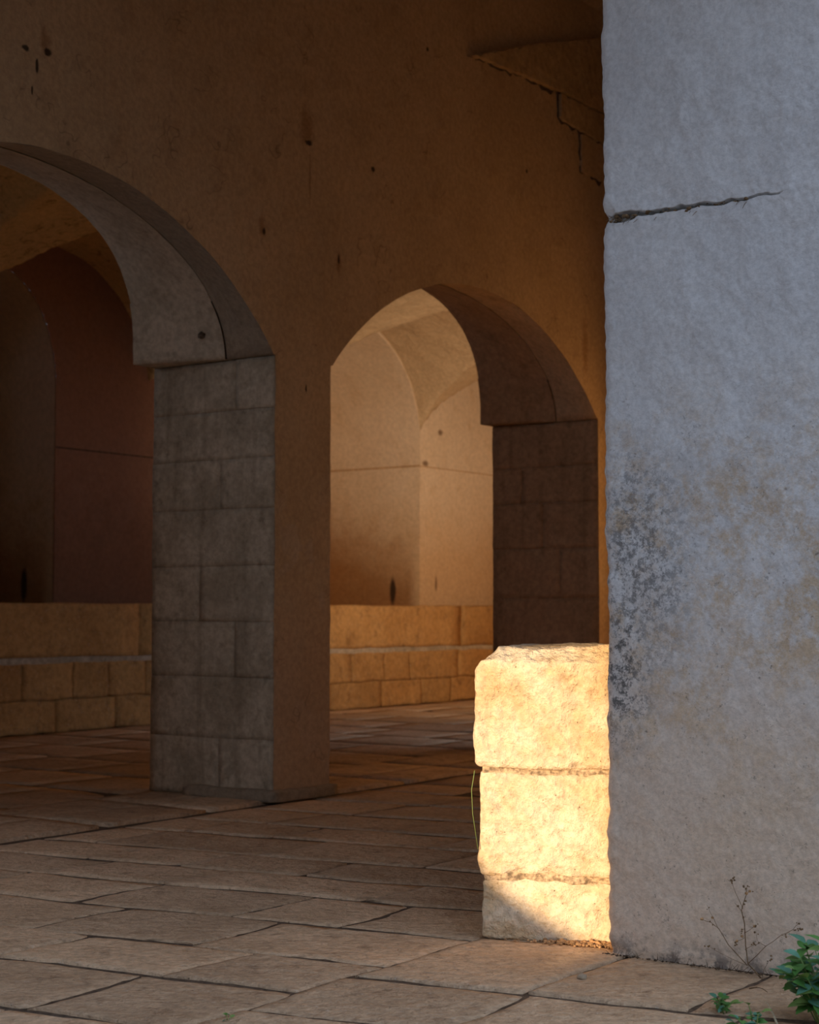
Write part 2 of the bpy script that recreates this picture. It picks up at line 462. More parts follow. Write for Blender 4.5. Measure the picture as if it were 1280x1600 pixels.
# field inside the arcade (joints read off the paving, in plan metres)
courses([2.75, 3.30, 3.84, 4.28, 4.79, 5.30, 5.72, 6.15, 6.70, 7.15, 7.70, 8.25, 8.85, 9.4, 10.0, 10.7, 11.4, 12.2],
        [[3.62, 4.35, 5.2], [3.60, 4.22, 4.9, 5.5], [3.54, 4.2, 4.75, 5.45], [3.81, 4.48, 5.15], [3.60, 4.04, 4.75, 5.4]], 3.08, 6.175, -0.145, 3.1)
# field under the outer arch
courses([2.45, 3.05, 3.60, 4.09, 4.84], [[2.0], [2.3], [1.9, 2.5], [2.05, 2.53]], 1.35, 3.08, -0.20, 3.08)
courses([4.84, 5.6, 6.4, 7.3, 8.2, 9.2, 10.2], [[2.86]]+[[]]*6, 2.62, 3.08, -0.2, 3.08)
# sill under the arcade wall and the inner room
courses([3.5, 4.4, 5.3, 6.2, 7.0, 7.9, 8.9, 9.9, 10.8, 11.7, 12.6], [[6.7]]*10, 6.235, 7.2, 0.0, 6.2, zoff=0.014)
courses([5.6, 6.5, 7.4, 8.2, 9.0, 9.8, 10.6, 11.4, 12.2, 13.0, 13.8, 14.6, 15.5, 16.4, 17.3, 18.3, 19.28], [], 7.2, 11.5, 0.0, 7.2, (0.75, 1.25))

# ------------------------------------------------------------------ wall_left: the inner arcade wall
wl = empty('wall_left', P(7.775, WF, 0))
tag(wl, 'dim tan plastered arcade wall with two wide low arches', 'wall', kind='structure')
def edge_line(a, b, step=0.07):
    n = max(1, int(math.hypot(b[0]-a[0], b[1]-a[1])/step))
    return [(a[0]+(b[0]-a[0])*i/n, a[1]+(b[1]-a[1])*i/n) for i in range(n)]
def wall_outline(prof):
    loop = [(U0, 0)]
    for c, rise in ARC:
        pts = prof(c, rise)[::-1]
        loop += edge_line((c-HALF, 0), (c-HALF, SPR)); loop.append((c-HALF, SPR))
        loop += pts
        loop += edge_line((c+HALF, SPR), (c+HALF, 0)); loop.append((c+HALF, 0))
    loop += [(U1, 0), (U1, TOP), (U0, TOP)]
    return loop
lf = []
for (a, b) in wall_outline(lambda c, r: arc_pts(c, r, 0.012, 44)):
    w = 0.009*noise.noise(Vector((a*5, b*5, 1))) + 0.005*noise.noise(Vector((a*15, b*15, 1))) if U0 < a < U1 else 0
    lf.append((a + w, b + (0.006*noise.noise(Vector((a*6, b*6, 9))) if 0 < b < TOP else 0)))
front = fill(lf, lambda a, b: P(a, WF, b))
obj('plaster_face', *front, M['wall'], wl, smooth=False)
back = fill(wall_outline(lambda c, r: rear_profile(c)), lambda a, b: P(a, WB, b))
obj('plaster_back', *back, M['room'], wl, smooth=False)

RV = 6.56     # seam between the two arch rings
def ring(c, pa, pb, v0, v1, f0, f1, mat, name, n=46, m=8, push=0.0):
    """vault strip lofted from profile pa (at v0) to pb (at v1), between arc fractions f0 and f1"""
    N = 240
    A, B = resample(pa, N), resample(pb, N)
    def at(a, b):
        k = min(N, int(round(N*(f0 + (f1-f0)*a))))
        x = A[k][0]+(B[k][0]-A[k][0])*b; z = A[k][1]+(B[k][1]-A[k][1])*b
        p = P(x, v0+(v1-v0)*b, z)
        dx, dz = c-x, SPR+0.2-z; L = math.hypot(dx, dz)
        e = noise.noise(p*5)*0.007 + noise.noise(p*16)*0.003 + push
        if v0 == WF and b == 0: e = 0
        return p + P(dx/L*e, 0, dz/L*e)
    vs, fs = grid(at, n, m)
    for e in (0, 1):
        if (e == 0 and f0 > 0) or (e == 1 and f1 < 1): continue
        k = len(vs); col = [j*(n+1) + (0 if e == 0 else n) for j in range(m+1)]
        for j in col: vs[j].z = SPR
        sgn = 1 if e == 0 else -1
        vs += [P(c + sgn*(HALF+0.06), v0 + (v1-v0)*j/m, SPR) for j in range(m+1)]
        fs += [(col[j], col[j+1], k+j+1, k+j) for j in range(m)]
    return obj(name, vs, fs, mat, wl)

for i, (c, rise) in enumerate(ARC):
    rm = M['greyring'] if i <= 1 else M['brown']
    fm = M['ringfront'] if i <= 1 else M['brownring']
    pf, ps, pr_ = arc_pts(c, rise, 0.012, 60), seam_profile(c, rise), rear_profile(c)
    ring(c, pf, ps, WF, RV, 0, 1, fm, 'front_arch_ring')
    ring(c, ps, pr_, RV+0.001, WB, 0.0895, 0.9105, rm, 'rear_arch_ring', push=0.004)
    ring(c, ps, pr_, RV+0.005, WB+0.004, 0.0, 0.0865, rm, 'springer_stone', 10, 8, push=0.010)
    ring(c, ps, pr_, RV+0.005, WB+0.004, 0.9125, 1.0, rm, 'springer_stone', 10, 8, push=0.010)
    vs, fs = grid(lambda a, b, c=c: P(c-HALF+0.004*noise.noise(Vector((a*9, b*9, c))), WF+(WB-WF)*a, SPR*b), 8, 16)
    obj('reveal_plaster', vs, fs, M['wall'], wl)

def jamb_blocks(uj, mat, courses_z, seams):
    for k in range(len(courses_z)-1):
        z0, z1 = courses_z[k], courses_z[k+1]
        vv = [WF+0.003] + seams[k % len(seams)] + [WB+0.004]
        for j in range(len(vv)-1):
            a, b = vv[j], vv[j+1]
            pr = R.uniform(0, .006)
            g = 0.0
            size = (0.16, b-a-2*g, z1-z0-2*g)
            vs, fs = rough_block(lambda p, a=a, z0=z0, pr=pr: P(uj - pr + p.x, a+g+p.y, z0+g+p.z), size, 9, 0.0010, 0.0035, 0.002)
            obj('jamb_stone', vs, fs, mat, wl, origin=P(uj, (a+b)/2, z0))
jamb_blocks(ARC[1][0]+HALF, M['grey'], [0.02, .36, .72, 1.05, 1.38, 1.72, 2.02, 2.31, 2.615], [[6.62], [], [6.5], [6.78], []])
jamb_blocks(ARC[2][0]+HALF, M['brown'], [0.02, .42, .80, 1.22, 1.62, 1.98, 2.27, 2.615], [[6.70], [6.9], [], [6.55]])
for i in (0, 3):
    c = ARC[i][0]
    vs, fs = grid(lambda a, b, c=c: P(c+HALF, WF+(WB-WF)*a, SPR*b), 6, 10)
    obj('reveal_plaster', vs, fs, M['wall'], wl)
# dark backing behind the joints
for i in (1, 2):
    c = ARC[i][0]
    obj('joint_bed', *box_uv(c+HALF+0.014, c+HALF+0.05, WF+0.03, WB-0.02, 0, SPR-0.01), M['grey'] if i == 1 else M['brown'], wl, smooth=False)

# dark lump painted as the shade inside a socket hole of the springer stone
hb = P(7.372, 6.66, 2.755)
obj('socket_hole_shade', *pebble(hb, 0.026, random.Random(3), 1.0), M['dirt_shade'], wl, origin=hb)
# plinth at the foot of the pier
vs, fs = rough_block(lambda p: P(7.455+p.x, WF-0.05+p.y, p.z), (0.62, 0.72, 0.075), 12, 0.02, 0.012, 0.004)
obj('plinth_stone', vs, fs, M['ringfront'], wl, origin=P(7.775, WF, 0))

# broken springer of the corridor vault, high on the wall at right
def panel(loop, v0, v1, mat, name, rag=0.012):
    lp = []
    for i in range(len(loop)):
        a, b = loop[i], loop[(i+1) % len(loop)]
        n = max(2, int(math.hypot(b[0]-a[0], b[1]-a[1])/0.05))
        for k in range(n):
            t = k/n; x = a[0]+(b[0]-a[0])*t; y = a[1]+(b[1]-a[1])*t
            lp.append((x + rag*noise.noise(Vector((x*19, y*19, 2))), y + rag*1.6*noise.noise(Vector((x*17, y*17, 8)))))
    vs, fs = fill(lp, lambda a, b: P(a, v0, b))
    n = len(vs); vs += [P(a, v1, b) for a, b in lp]
    fs += [(i, (i+1) % n, n+(i+1) % n, n+i) for i in range(n)]
    return obj(name, vs, fs, mat, wl, smooth=False)
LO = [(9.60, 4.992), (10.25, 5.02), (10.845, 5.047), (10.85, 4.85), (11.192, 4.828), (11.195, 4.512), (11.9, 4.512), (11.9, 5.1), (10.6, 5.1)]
panel(LO, WF-0.010, WF+0.02, M['dirt_shade'], 'painted_shadow_line', 0.034)  # dark panel painted as the shadow line under the springer fragment
panel([(9.63, 5.0), (10.25, 5.03), (10.85, 5.06), (11.9, 5.06), (11.9, 5.78), (11.47, 5.65), (10.6, 5.36)], WF-0.055, WF+0.02, M['exposed'], 'springer_fragment')
panel([(10.86, 4.86), (11.19, 4.84), (11.9, 4.80), (11.9, 5.05), (10.86, 5.045)], WF-0.035, WF+0.02, M['exposed'], 'springer_fragment')
panel([(11.2, 4.52), (11.9, 4.52), (11.9, 4.79), (11.2, 4.825)], WF-0.02, WF+0.02, M['wall'], 'springer_fragment')

# ------------------------------------------------------------------ wall_back: back wall of the inner room with arched niches
wb = empty('wall_back', P(14.0, BK, 0))
tag(wb, 'ochre back wall with arched niches seen through both arches', 'wall', kind='structure')
def ell(c, h, rise, n=32, spr=3.29):
    return [(c + h*math.cos(math.pi*i/n), spr + rise*math.sin(math.pi*i/n)) for i in range(n+1)]
NICHE = [(10.40, 0.80, 1.08), (15.97, 1.46, 1.37)]
loop = [(5.4, 0)]
for (c, hh, rr) in NICHE:
    loop.append((c-hh, 0)); loop += ell(c, hh, rr)[::-1]; loop.append((c+hh, 0))
loop += [(U1, 0), (U1, 6), (5.4, 6)]
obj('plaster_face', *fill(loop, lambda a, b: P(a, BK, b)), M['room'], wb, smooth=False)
for (c, hh, rr) in NICHE:
    prof = [(c+hh, 0.0), (c+hh, 0.8), (c+hh, 1.6), (c+hh, 2.4)] + ell(c, hh, rr, 40) + [(c-hh, 2.4), (c-hh, 1.6), (c-hh, .8), (c-hh, 0)]
    m = 12
    vs = [P(a + 0.006*noise.noise(Vector((a*3, b*3, j))) if 0 < j else a, BK + (NB-BK)*j/m, b) for (a, b) in prof for j in range(m+1)]
    fs = [(i*(m+1)+j, i*(m+1)+j+1, (i+1)*(m+1)+j+1, (i+1)*(m+1)+j) for i in range(len(prof)-1) for j in range(m)]
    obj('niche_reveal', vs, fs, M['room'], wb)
    obj('niche_back', *fill(prof, lambda a, b: P(a, NB, b)), M['room'], wb, smooth=False)
# thin string line round the pier at 2.98 m
def strip(pts, z, hgt, pr, name, mat, parent):
    """ribbon following plan points with a small projection given per point as second tuple"""
    vs, fs = [], []
    for (a, b, du, dv) in pts:
        vs += [P(a, b, z), P(a+du*pr, b+dv*pr, z), P(a+du*pr, b+dv*pr, z+hgt), P(a, b, z+hgt)]
    for i in range(len(pts)-1):
        k = i*4
        for j in range(4): fs.append((k+j, k+(j+1) % 4, k+4+(j+1) % 4, k+4+j))
    return obj(name, vs, fs, mat, parent, smooth=False)
strip([(17.43, 13.65, -1, 0), (17.43, 12.0, -1, 0)], 2.968, 0.022, 0.008, 'string_line', M['brown'], wb)
strip([(17.43, 12.0, 0, -1), (19.25, 12.0, 0, -1)], 2.97, 0.012, 0.006, 'string_line', M['brown'], wb)
strip([(11.2, 12.0, 0, -1), (14.4, 12.0, 0, -1)], 2.70, 0.014, 0.006, 'string_line', M['dirt_shade'], wb)

# ------------------------------------------------------------------ ceilings
SPRING = [5.4, 7.4, 9.52, 12.5, 14.49, 17.45, 20.41]
def roomvault(a, b):
    u = 5.4 + (U1-5.4)*a; v = WB - 0.02 + (BK-WB+0.04)*b
    zl = 3.29 + 1.40*math.sqrt(max(0, 1-((v-WB)/(BK-WB+0.02))**2))
    zc = 3.29
    for k in range(len(SPRING)-1):
        if SPRING[k] <= u <= SPRING[k+1]:
            c = (SPRING[k]+SPRING[k+1])/2; hh = (SPRING[k+1]-SPRING[k])/2
            zc = 3.29 + 1.40*math.sqrt(max(0, 1-((u-c)/hh)**2))
    z = max(zl, zc)
    p = P(u, v, z)
    return p + Vector((0, 0, 0.018*noise.noise(p*3) + 0.008*noise.noise(p*9)))
ceil2 = obj('ceiling', *grid(roomvault, 420, 140), M['vault'])
tag(ceil2, 'rough yellow groin vault of the inner room, seen through the left arch', 'ceiling', kind='structure')
def corr(a, b):
    u = U0 + (12-U0)*a; v = 1.4 + (WF-1.4)*b
    z = 5.9 + 0.95*math.sin(math.pi*b)
    return P(u, v, z)
ceil1 = obj('ceiling', *grid(corr, 10, 30), M['wall'])
tag(ceil1, 'high barrel vault over the arcade passage', 'ceiling', kind='structure')
roof = obj('ceiling', *join([box_uv(-1.8, 17.0, 1.3, WF, TOP, TOP+0.25), box_uv(-1.8, 19.6, WF, 14.2, TOP, TOP+0.25)]), M['outer'], smooth=False)  # deck carried on past the passage to cut skylight at the third arch
tag(roof, 'flat roof deck closing off the vaults from above', 'roof', kind='structure')

# ------------------------------------------------------------------ end walls, with openings added out of view to shape the low sun
def holed(u, t, v0, v1, z0, z1, hole, mat, name, label):
    from mathutils.geometry import tessellate_polygon
    loops = [[(v0, z0), (v1, z0), (v1, z1), (v0, z1)]] + [hl[::-1] for hl in hole]
    tris = [tuple(x) for x in tessellate_polygon([[Vector((a, b, 0)) for a, b in lp] for lp in loops])]
    flat = [q for lp in loops for q in lp]; n = len(flat)
    vs = [P(u, a, b) for a, b in flat] + [P(u+t, a, b) for a, b in flat]
    fs = tris + [tuple(i+n for i in x) for x in tris]
    s = 0
    for lp in loops:
        m = len(lp)
        fs += [(s+i, s+(i+1) % m, n+s+(i+1) % m, n+s+i) for i in range(m)]
        s += m
    o = obj(name, vs, fs, mat, smooth=False)
    return tag(o, label, 'wall', kind='structure')

DZ = (4.86 - U0)*TAN     # drop of the sun's ray between the added passage opening and the stub
wx = lambda v, z: (v, z + DZ)
hole3 = [(3.45, 2.45), (6.0, 2.45), (6.0, 4.6), (5.6, 5.3), (4.75, 5.65), (3.9, 5.3), (3.45, 4.6)]  # added opening: sunlit patch on the far wall warms the passage by bounce
hole1 = [wx(2.63, -0.05), wx(2.66, -0.03), wx(2.80, 0.05), wx(2.98, 0.15), wx(3.10, 0.26), wx(3.16, 0.42), wx(3.16, 0.72), wx(3.12, 0.94), wx(2.98, 1.07), wx(2.78, 1.13), wx(2.63, 1.15)]  # added opening, outlined to shape the sun patch on the stub
holed(U0-0.2, 0.2, 2.3, WB+0.1, 0, TOP, [hole1, hole3], M['outer'], 'wall_front', 'end wall of the passage with two openings added to shape the sunlight')
hole2 = [(8.2, 2.6), (10.6, 2.6), (10.6, 3.5), (10.2, 3.95), (9.4, 4.15), (8.6, 3.95), (8.2, 3.5)]  # added opening: sun on the far wall brightens the room by bounce
holed(5.2, 0.25, WB-0.02, NB+0.2, 0, TOP, [hole2], M['outer'], 'wall_front', 'end wall of the inner room with an opening added for sunlit bounce')
e1 = obj('wall_end', *box_uv(U1, U1+0.3, WF, NB+0.3, 0, TOP), M['room'], smooth=False)
tag(e1, 'far end wall of the inner room', 'wall', kind='structure')
e2 = obj('wall_end', *box_uv(11.72, 11.97, 1.4, WF-0.03, 0, TOP), M['wall'], smooth=False)
tag(e2, 'far end wall of the arcade passage', 'wall', kind='structure')

# ------------------------------------------------------------------ wall_right: outer arcade wall above and beyond the pillar
PU, PV = 4.84, 2.60
wr = empty('wall_right', P(5.7, 2.0, 0))
tag(wr, 'outer arcade wall carried by the pale pillar', 'wall', kind='structure')
def outer_loop():
    lp = [(U0-0.2, 0), (-1.1, 0), (-1.1, 3.35)]
    c, hh = (PU-1.1)/2, (PU+1.1)/2
    lp += [(c - hh*math.cos(math.pi*i/24), 3.35 + 0.40*math.sin(math.pi*i/24)) for i in range(1, 24)]
    lp += [(PU, 3.35), (6.6, 3.35), (6.6, 0), (11.98, 0), (11.98, TOP), (U0-0.2, TOP)]
    return lp
    lp += [(11.2 - 2.0*math.cos(math.pi*i/24), 2.6 + 1.2*math.sin(math.pi*i/24)) for i in range(1, 24)]
    lp += [(13.2, 2.6), (13.2, 0), (17.3, 0), (17.3, TOP), (U0-0.2, TOP)]
    return lp
lp = outer_loop(); n = len(lp)
a1 = fill(lp, lambda a, b: P(a, PV, b)); a2 = fill(lp, lambda a, b: P(a, 1.4, b))
vs = a1[0] + a2[0]; fs = a1[1] + [tuple(i+n for i in t) for t in a2[1]] + [(i, (i+1) % n, n+(i+1) % n, n+i) for i in range(n)]
obj('arcade_masonry', vs, fs, M['outer'], wr, smooth=False)
cw = obj('wall_sun_block', *box_uv(-9, -8.6, -16, 1.2, 0, 4.6), M['outer'], smooth=False)  # unseen wall added to block low sun from the forecourt ground
tag(cw, 'low wall added out of view to keep the forecourt in shade', 'wall', kind='structure')

# ------------------------------------------------------------------ the pale pillar
def pillar():
    prof = []
    for i in range(9): prof.append((6.59 - (6.59-PU-0.06)*i/9, PV, 0, 1))
    rad = 0.035
    for i in range(9):
        t = math.pi/2*i/8
        prof.append((PU+rad-rad*math.sin(t), PV-rad+rad*math.cos(t), -math.sin(t), math.cos(t)))
    nf = 150
    for i in range(1, nf+1): prof.append((PU, PV-rad-(0.86-rad)*i/nf, -1, 0))
    for i in range(1, 6): prof.append((PU, PV-0.86-(PV-0.86-1.4)*i/5, -1, 0))
    for i in range(1, 5): prof.append((PU+1.75*i/4, 1.4, 0, -1))
    H = 3.35
    zs = [2.37*i/200 for i in range(200)] + [2.37+0.07*i/45 for i in range(45)] + [2.44+(H-2.44)*i/95 for i in range(96)]
    nzv = len(zs)-1
    vs = []
    for z in zs:
        for (u, v, nu, nv) in prof:
            p = P(u, v, z)
            q = Vector((v*1.0, z, u))
            k = 0.010*noise.noise(q*2.3) + 0.006*noise.noise(q*7.0) + 0.0035*noise.noise(q*21) + 0.002*noise.noise(q*55)
            # trowelled ridges in the upper half
            if z > 1.8: k += 0.004*(1-abs(noise.noise(Vector((v*6, z*4.5, 3)))) * 2)*min(1, (z-1.8)/.4)
            # the open joint
            s = (PV - v)
            zc = 2.405 + 0.012*noise.noise(Vector((v*14, 0, 5))) + 0.006*noise.noise(Vector((v*40, 0, 2)))
            if nu < -0.3 and s < 0.64:
                wdt = 0.0055*(1-s/0.64)**0.6 + 0.0012 + 0.004*max(0, noise.noise(Vector((v*30, 3, 1))))
                wdt *= 1 + 1.3*math.exp(-((s-0.085)/0.035)**2)
                dd = abs(z-zc)/wdt
                if dd < 1.3: k -= 0.05*min(1, 2.2*max(0, 1-dd/1.3))*min(1, (0.64-s)/0.1)
            if nv > 0.2 or s < 0.05:   # chipped arris
                k += 0.007*noise.noise(Vector((z*9, 1, 1))) + 0.006*noise.noise(Vector((z*27, 4, 1)))
                if abs(z-2.405) < 0.03: k -= 0.015*(1-abs(z-2.405)/0.03)
            if z < 0.02: k -= 0.006
            vs.append(p + P(nu, nv, 0)*k)
    w = len(prof)
    fs = [(j*w+i, j*w+i+1, (j+1)*w+i+1, (j+1)*w+i) for j in range(nzv) for i in range(w-1)]
    return vs, fs
pil = empty('plastered_pillar', P(PU, PV, 0))
tag(pil, 'tall pale blue-grey limewashed pillar filling the right edge, with one open joint', 'pillar')
obj('shaft', *pillar(), M['pillar'], pil)
# twigs and crumbs caught in the joint
def tube(pts, r0, r1, n=5):
    vs, fs = [], []
    for i, p in enumerate(pts):
        t = i/max(1, len(pts)-1); r = r0+(r1-r0)*t
        dr = (pts[min(i+1, len(pts)-1)] - pts[max(i-1, 0)]).normalized()
        a = dr.orthogonal().normalized(); b = dr.cross(a)
        vs += [p + a*(r*math.cos(2*math.pi*k/n)) + b*(r*math.sin(2*math.pi*k/n)) for k in range(n)]
    for i in range(len(pts)-1):
        for k in range(n): fs.append((i*n+k, i*n+(k+1) % n, (i+1)*n+(k+1) % n, (i+1)*n+k))
    fs.append(tuple(range(n))[::-1]); fs.append(tuple((len(pts)-1)*n+k for k in range(n)))
    return vs, fs
parts = []
for k in range(110):
    s = R.random()**1.5*0.5 + 0.03; v = PV - s
    zc = 2.400 + R.uniform(-.012, .012)
    c = P(PU + R.uniform(-.002, .035), v, zc)
    if R.random() < .45: parts.append(pebble(c, R.uniform(.004, .010), R))
    else:
        e = c + Vector((R.uniform(-.03, .03), R.uniform(-.012, .012), R.uniform(-.03, .014)))
        parts.append(tube([c, (c+e)/2 + Vector((0, 0, .004)), e], .0014, .0008, 4))
tag(obj('joint_debris', *join(parts), M['dry'], pil), kind='stuff')

# ------------------------------------------------------------------ the sunlit stub
L0, L1 = Vector((4.82, 3.07)), Vector((4.96, 2.66))
ed = (L1-L0).normalized(); nd = Vector((-ed.y, ed.x))
if nd.x < 0: nd = -nd
stub = empty('stone_stub', P(L0.x, L0.y, 0))
tag(stub, 'sunlit cream stone stub of three stacked blocks beside the pillar', 'stone stub')
def sp(p):   # local x along the face, y into the depth, z up
    q = L0 + ed*p.x + nd*p.y
    return P(q.x, q.y, p.z)
def chamf(z0, top):
    def f(p):
        z = p.z + z0
        a = (p.x+0.022)/0.105 + (top-z)/0.10
        if a < 1:
            k = (1-a)*0.5
            p = Vector((p.x + 0.105*k*1.0, p.y, p.z - 0.10*k*1.0))
        b = p.y/0.06 + (top-z)/0.05
        if b < 1: p = Vector((p.x, p.y+0.03*(1-b), p.z-0.025*(1-b)))
        return p
    return f
STL = 0.478
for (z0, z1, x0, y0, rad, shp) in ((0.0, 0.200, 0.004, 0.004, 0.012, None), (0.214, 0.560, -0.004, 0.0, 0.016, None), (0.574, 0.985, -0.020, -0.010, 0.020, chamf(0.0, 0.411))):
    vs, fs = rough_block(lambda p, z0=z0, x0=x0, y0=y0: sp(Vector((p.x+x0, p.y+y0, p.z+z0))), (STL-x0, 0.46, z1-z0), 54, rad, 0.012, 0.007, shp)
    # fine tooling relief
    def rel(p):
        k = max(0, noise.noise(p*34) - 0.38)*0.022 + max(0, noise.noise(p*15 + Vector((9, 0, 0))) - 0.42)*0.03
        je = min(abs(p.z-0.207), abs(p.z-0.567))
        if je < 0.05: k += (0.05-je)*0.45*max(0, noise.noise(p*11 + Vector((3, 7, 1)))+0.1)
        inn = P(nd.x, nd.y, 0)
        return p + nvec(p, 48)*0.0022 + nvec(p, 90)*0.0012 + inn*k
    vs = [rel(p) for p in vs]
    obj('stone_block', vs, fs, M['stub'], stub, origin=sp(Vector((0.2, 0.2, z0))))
for zc in (0.207, 0.567):
    vs, fs = rough_block(lambda p, zc=zc: sp(Vector((p.x+0.006, p.y+0.010, p.z+zc-0.016))), (STL-0.012, 0.43, 0.032), 40, 0.008, 0.014, 0.016)
    obj('mortar_bed', vs, fs, M['mortar'], stub, origin=sp(Vector((0.2, 0.2, zc))))

# crumbled plaster at its foot
parts = []
for k in range(420):
    x = 0.47 - abs(R.gauss(0, 0.13)); y = -abs(R.gauss(0, 0.028)) - 0.004
    if x < -0.05: continue
    r = R.uniform(.0022, .007)*(1 if R.random() < .93 else 1.8)
    parts.append(pebble(sp(Vector((x, y, 0.006 + r*0.3))), r, R))
deb = obj('plaster_crumbs', *join(parts), M['crumb'], origin=P(4.93, 2.74, 0))
tag(deb, 'orange crumbs of fallen plaster along the foot of the sunlit stub', 'rubble', kind='stuff')

# ------------------------------------------------------------------ the long manger against the back wall
mg = empty('stone_manger', P(14, 11.5, 0))
tag(mg, 'long ochre stone manger running along the back wall behind both arches', 'manger')
def mrow(z0, z1, lens, dv, u_from=8.6, u_to=19.25):
    u = u_from
    while u < u_to - 0.05:
        L = min(R.uniform(*lens), u_to-u)
        if u_to - u - L < 0.3: L = u_to - u
        pr = R.uniform(-.004, .004)
        vs, fs = rough_block(lambda p, u=u, pr=pr: P(u+.0006+p.x*((L-.0012)/(L-.008)), 11.5+dv+pr+p.y, z0+p.z), (L-.008, 0.46-dv, z1-z0), 10, 0.004, 0.016, 0.008)
        obj('manger_block', vs, fs, M['manger'], mg, origin=P(u+L/2, 11.7, z0))
        u += L
mrow(0.0, 0.302, (0.6, 1.1), 0.012)
mrow(0.305, 0.64, (0.45, 1.2), 0.0)
mrow(0.695, 1.19, (2.2, 3.6), 0.0)
vs, fs = rough_block(lambda p: P(8.6+p.x, 11.515+p.y, 0.63+p.z), (10.65, 0.42, 0.08), 50, 0.01, 0.014, 0.01)
obj('mortar_bed', vs, fs, M['grey'], mg, origin=P(14, 11.7, .63))
obj('trough_fill', *box_uv(8.6, 19.25, 11.6, 11.99, 0, 1.15), M['manger'], mg, smooth=False)

# ------------------------------------------------------------------ plants
def leaf_mesh(L, W, curl, mat, name):
    prof = [(0, .0), (.12, .55), (.35, 1.0), (.62, .85), (.85, .42), (1.0, 0.0)]
    vs, fs = [], []
    for (t, w) in prof:
        z = -curl*t*t
        vs += [Vector((t*L, -w*W/2, z*L + .12*W*w)), Vector((t*L, 0, z*L)), Vector((t*L, w*W/2, z*L + .12*W*w))]
    for i in range(len(prof)-1):
        k = 3*i
        fs += [(k, k+1, k+4, k+3), (k+1, k+2, k+5, k+4)]
    me = bpy.data.meshes.new(name); me.from_pydata(vs, [], fs); me.materials.append(mat)
    me.polygons.foreach_set('use_smooth', [True]*len(me.polygons)); me.update()
    return me
LEAVES = [leaf_mesh(1, .62, .35, M[k], 'leaf') for k in ('leaf', 'leafpale', 'leafblue', 'leaf')]
def leaf(parent, pos, dirv, size, k):
    o = bpy.data.objects.new('leaf', LEAVES[k]); COL.objects.link(o); o.parent = parent
    x = dirv.normalized(); up = Vector((R.uniform(-.4, .4), R.uniform(-.6, .2), 1))
    y = up.cross(x).normalized(); z = x.cross(y)
    m = Matrix((x, y, z)).transposed().to_4x4()
    o.matrix_local = Matrix.Translation(pos - parent.location) @ m @ Matrix.Diagonal((size, size, size, 1))
    return o
def weed(base, nst, spread, hgt, leafsize, label, nl, name='leafy_weed', lean=Vector((0, 0, 0))):
    w = empty(name, base)
    tag(w, label, 'weed')
    for s in range(nst):
        a = R.uniform(0, 2*math.pi); rr = spread*math.sqrt(R.random()); hh = hgt*R.uniform(.55, 1.0)*(1-0.35*(rr/spread)**2)
        tip = base + Vector((rr*math.cos(a), rr*math.sin(a), hh)) + lean*hh
        b0 = base + Vector((rr*.35*math.cos(a), rr*.35*math.sin(a), -0.006))
        mid = (b0+tip)/2 + Vector((R.uniform(-.01, .01), R.uniform(-.01, .01), hh*.08))
        pts = [b0, (b0+mid)/2 + Vector((0, 0, .004)), mid, (mid+tip)/2 + Vector((0, 0, .003)), tip]
        obj('stem', *tube(pts, .0022, .0012, 5), M['stem'], w)
        for i in range(nl):
            t = R.uniform(.3, 1.0); k = min(3, int(t*4)); q = pts[k].lerp(pts[k+1], t*4-k)
            aa = R.uniform(0, 2*math.pi)
            dv = Vector((math.cos(aa), math.sin(aa), R.uniform(-.1, .7)))
            leaf(w, q, dv, leafsize*R.uniform(.6, 1.15), R.choice((0, 0, 1, 2, 3)))
        leaf(w, tip, Vector((math.cos(a), math.sin(a), .8)), leafsize*R.uniform(.7, 1.0), R.choice((0, 1, 2)))
    return w
weed(P(4.38, 1.665, 0), 36, 0.15, 0.225, 0.060, 'large leafy green weed in the bottom right corner before the pillar', 7)
weed(P(4.12, 1.79, 0), 6, 0.055, 0.085, 0.036, 'low green weed cut by the bottom edge, left of the big weed', 4)
weed(P(4.335, 1.965, 0), 7, 0.040, 0.045, 0.028, 'small dark green tuft in a paving joint before the pillar', 4)
weed(P(3.47, 3.02, 0), 2, 0.008, 0.022, 0.016, 'tiny green sprout in the paving at the bottom edge', 2, name='seedling')

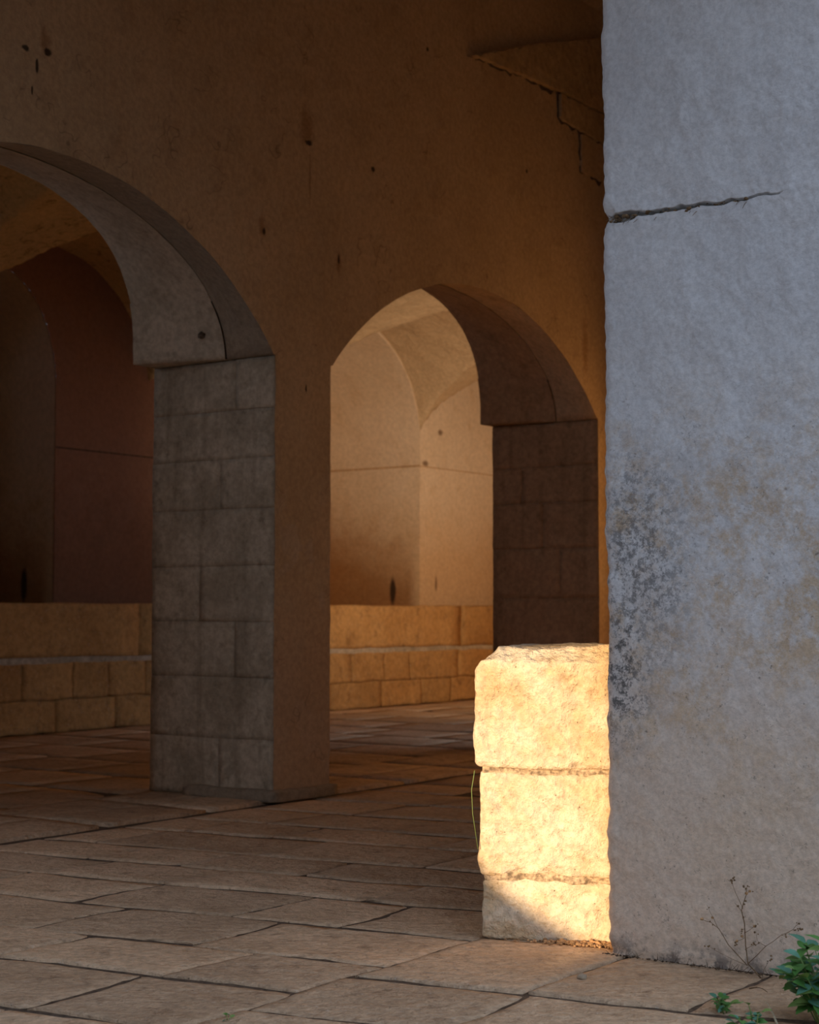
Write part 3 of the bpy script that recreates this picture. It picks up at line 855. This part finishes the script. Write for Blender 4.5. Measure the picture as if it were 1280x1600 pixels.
# dry branching weed against the pillar foot, traced stem by stem in its own plane 4 cm before the plaster
def dryweed():
    w = empty('dry_weed', P(4.80, 2.05, 0))
    tag(w, 'dry brown branching weed growing at the foot of the pale pillar', 'dry weed')
    S = 0.00193   # metres per unit of the sketch below
    def q(x, y, off=0.0): return P(4.80 - off, 2.05 - x*S*1.15, y*S)
    lines = [
      ([(0, -2), (-18, 18), (-22, 45), (-24, 80), (-27, 100), (-22, 118), (-19, 128)], .0022, 0.0),
      ([(-27, 100), (-36, 112)], .0010, .004), ([(-24, 104), (-34, 128), (-40, 142), (-48, 147)], .0010, .006),
      ([(-40, 142), (-38, 150)], .0008, .006), ([(-19, 128), (-12, 134)], .0008, 0), ([(-19, 128), (-22, 138)], .0008, 0), ([(-19, 128), (-17, 142)], .0007, .004),
      ([(-18, 16), (-45, 45), (-60, 68), (-72, 76), (-86, 80)], .0016, .008), ([(-60, 68), (-66, 84), (-72, 92), (-78, 104)], .0009, .01),
      ([(-16, 20), (10, 50), (32, 70), (48, 80), (58, 92)], .0013, .012), ([(32, 70), (46, 70)], .0008, .012), ([(10, 50), (-2, 58), (-4, 70)], .0008, .012), ([(48, 80), (62, 82)], .0007, .012),
      ([(-23, 58), (-34, 52), (-36, 44)], .0009, .003), ([(-23, 66), (-12, 74), (-5, 80)], .0009, .003), ([(-22, 40), (-10, 48), (4, 56)], .0008, .006),
      ([(4, -2), (8, 14), (14, 28), (20, 36)], .0009, .016), ([(-18, 18), (-60, 34), (-78, 42)], .0007, .02), ([(-23, 72), (-30, 66)], .0007, 0),
    ]
    for pts, r, off in lines:
        pp = [q(x, y, off + 0.004*math.sin(i*1.7)) for i, (x, y) in enumerate(pts)]
        fine = []
        for i in range(len(pp)-1):
            fine += [pp[i], pp[i].lerp(pp[i+1], .5) + Vector((0, 0, R.uniform(-.002, .002)))]
        fine.append(pp[-1])
        obj('stalk', *tube(fine, r, r*.5, 5), M['dry'], w)
        for k in range(R.randint(2, 5)):
            t = R.uniform(.55, 1.0)*(len(fine)-1); i = min(int(t), len(fine)-2)
            c = fine[i].lerp(fine[i+1], t-i) + Vector((R.uniform(-.006, .006), R.uniform(-.006, .006), R.uniform(-.005, .006)))
            obj('seed_head', *pebble(c, R.uniform(.0020, .0042), R, .9), M['dry'], w)
    for (x, y, s) in ((-19, 128, .006), (-14, 132, .005), (-86, 80, .006), (-70, 84, .005), (-34, 52, .005), (-8, 78, .005), (-26, 60, .005)):
        obj('seed_head', *pebble(q(x, y, .004), s, R, .9), M['crumb'], w)
dryweed()

def single(name, pts, r0, r1, mat, label, cat):
    o = obj(name, *tube(pts, r0, r1, 5), mat, origin=pts[0]); tag(o, label, cat); return o
single('straw_stalk', [P(4.27, 1.78, .004), P(4.33, 1.815, .012), P(4.40, 1.86, .02), P(4.46, 1.895, .012)], .0032, .0016, M['straw'], 'pale dry straw stalk lying beside the big green weed', 'straw')
single('twig', [P(4.585, 1.995, .012), P(4.59, 1.975, .017), P(4.588, 1.955, .016), P(4.575, 1.935, .011)], .002, .0012, M['dry'], 'short dark bent twig lying on the paving before the dry weed', 'twig')
single('grass_blade', [sp(Vector((-0.004, -0.012, 0.30))), sp(Vector((-0.022, -0.014, 0.42))), sp(Vector((-0.026, -0.012, 0.50))), sp(Vector((-0.016, -0.008, 0.565)))], .0010, .0016, M['stem'], 'thin green grass blade hanging from the upper joint of the sunlit stub', 'grass')
cp = P(4.455, 2.475, 0.010)
ck = obj('stone_chip', *pebble(cp, 0.019, R, .6), M['grey'], origin=cp)
tag(ck, 'pale grey stone chip lying on a joint before the pillar', 'stone')
# dark grit along the pillar foot
parts = []
for k in range(160):
    s = R.uniform(0, 0.75)
    c = P(PU - 0.012 - abs(R.gauss(0, .010)), PV - s, 0.004)
    if R.random() < .7: parts.append(pebble(c, R.uniform(.002, .006), R))
    else: parts.append(tube([c, c + Vector((R.uniform(-.02, .02), R.uniform(-.02, .0), R.uniform(.004, .03)))], .001, .0005, 4))
gr = obj('wall_foot_grit', *join(parts), M['dirt_shade'], origin=P(PU, 2.2, 0))
tag(gr, 'dark grit and dead roots along the foot of the pale pillar', 'grit', kind='stuff')
print('slabs', n_slab)
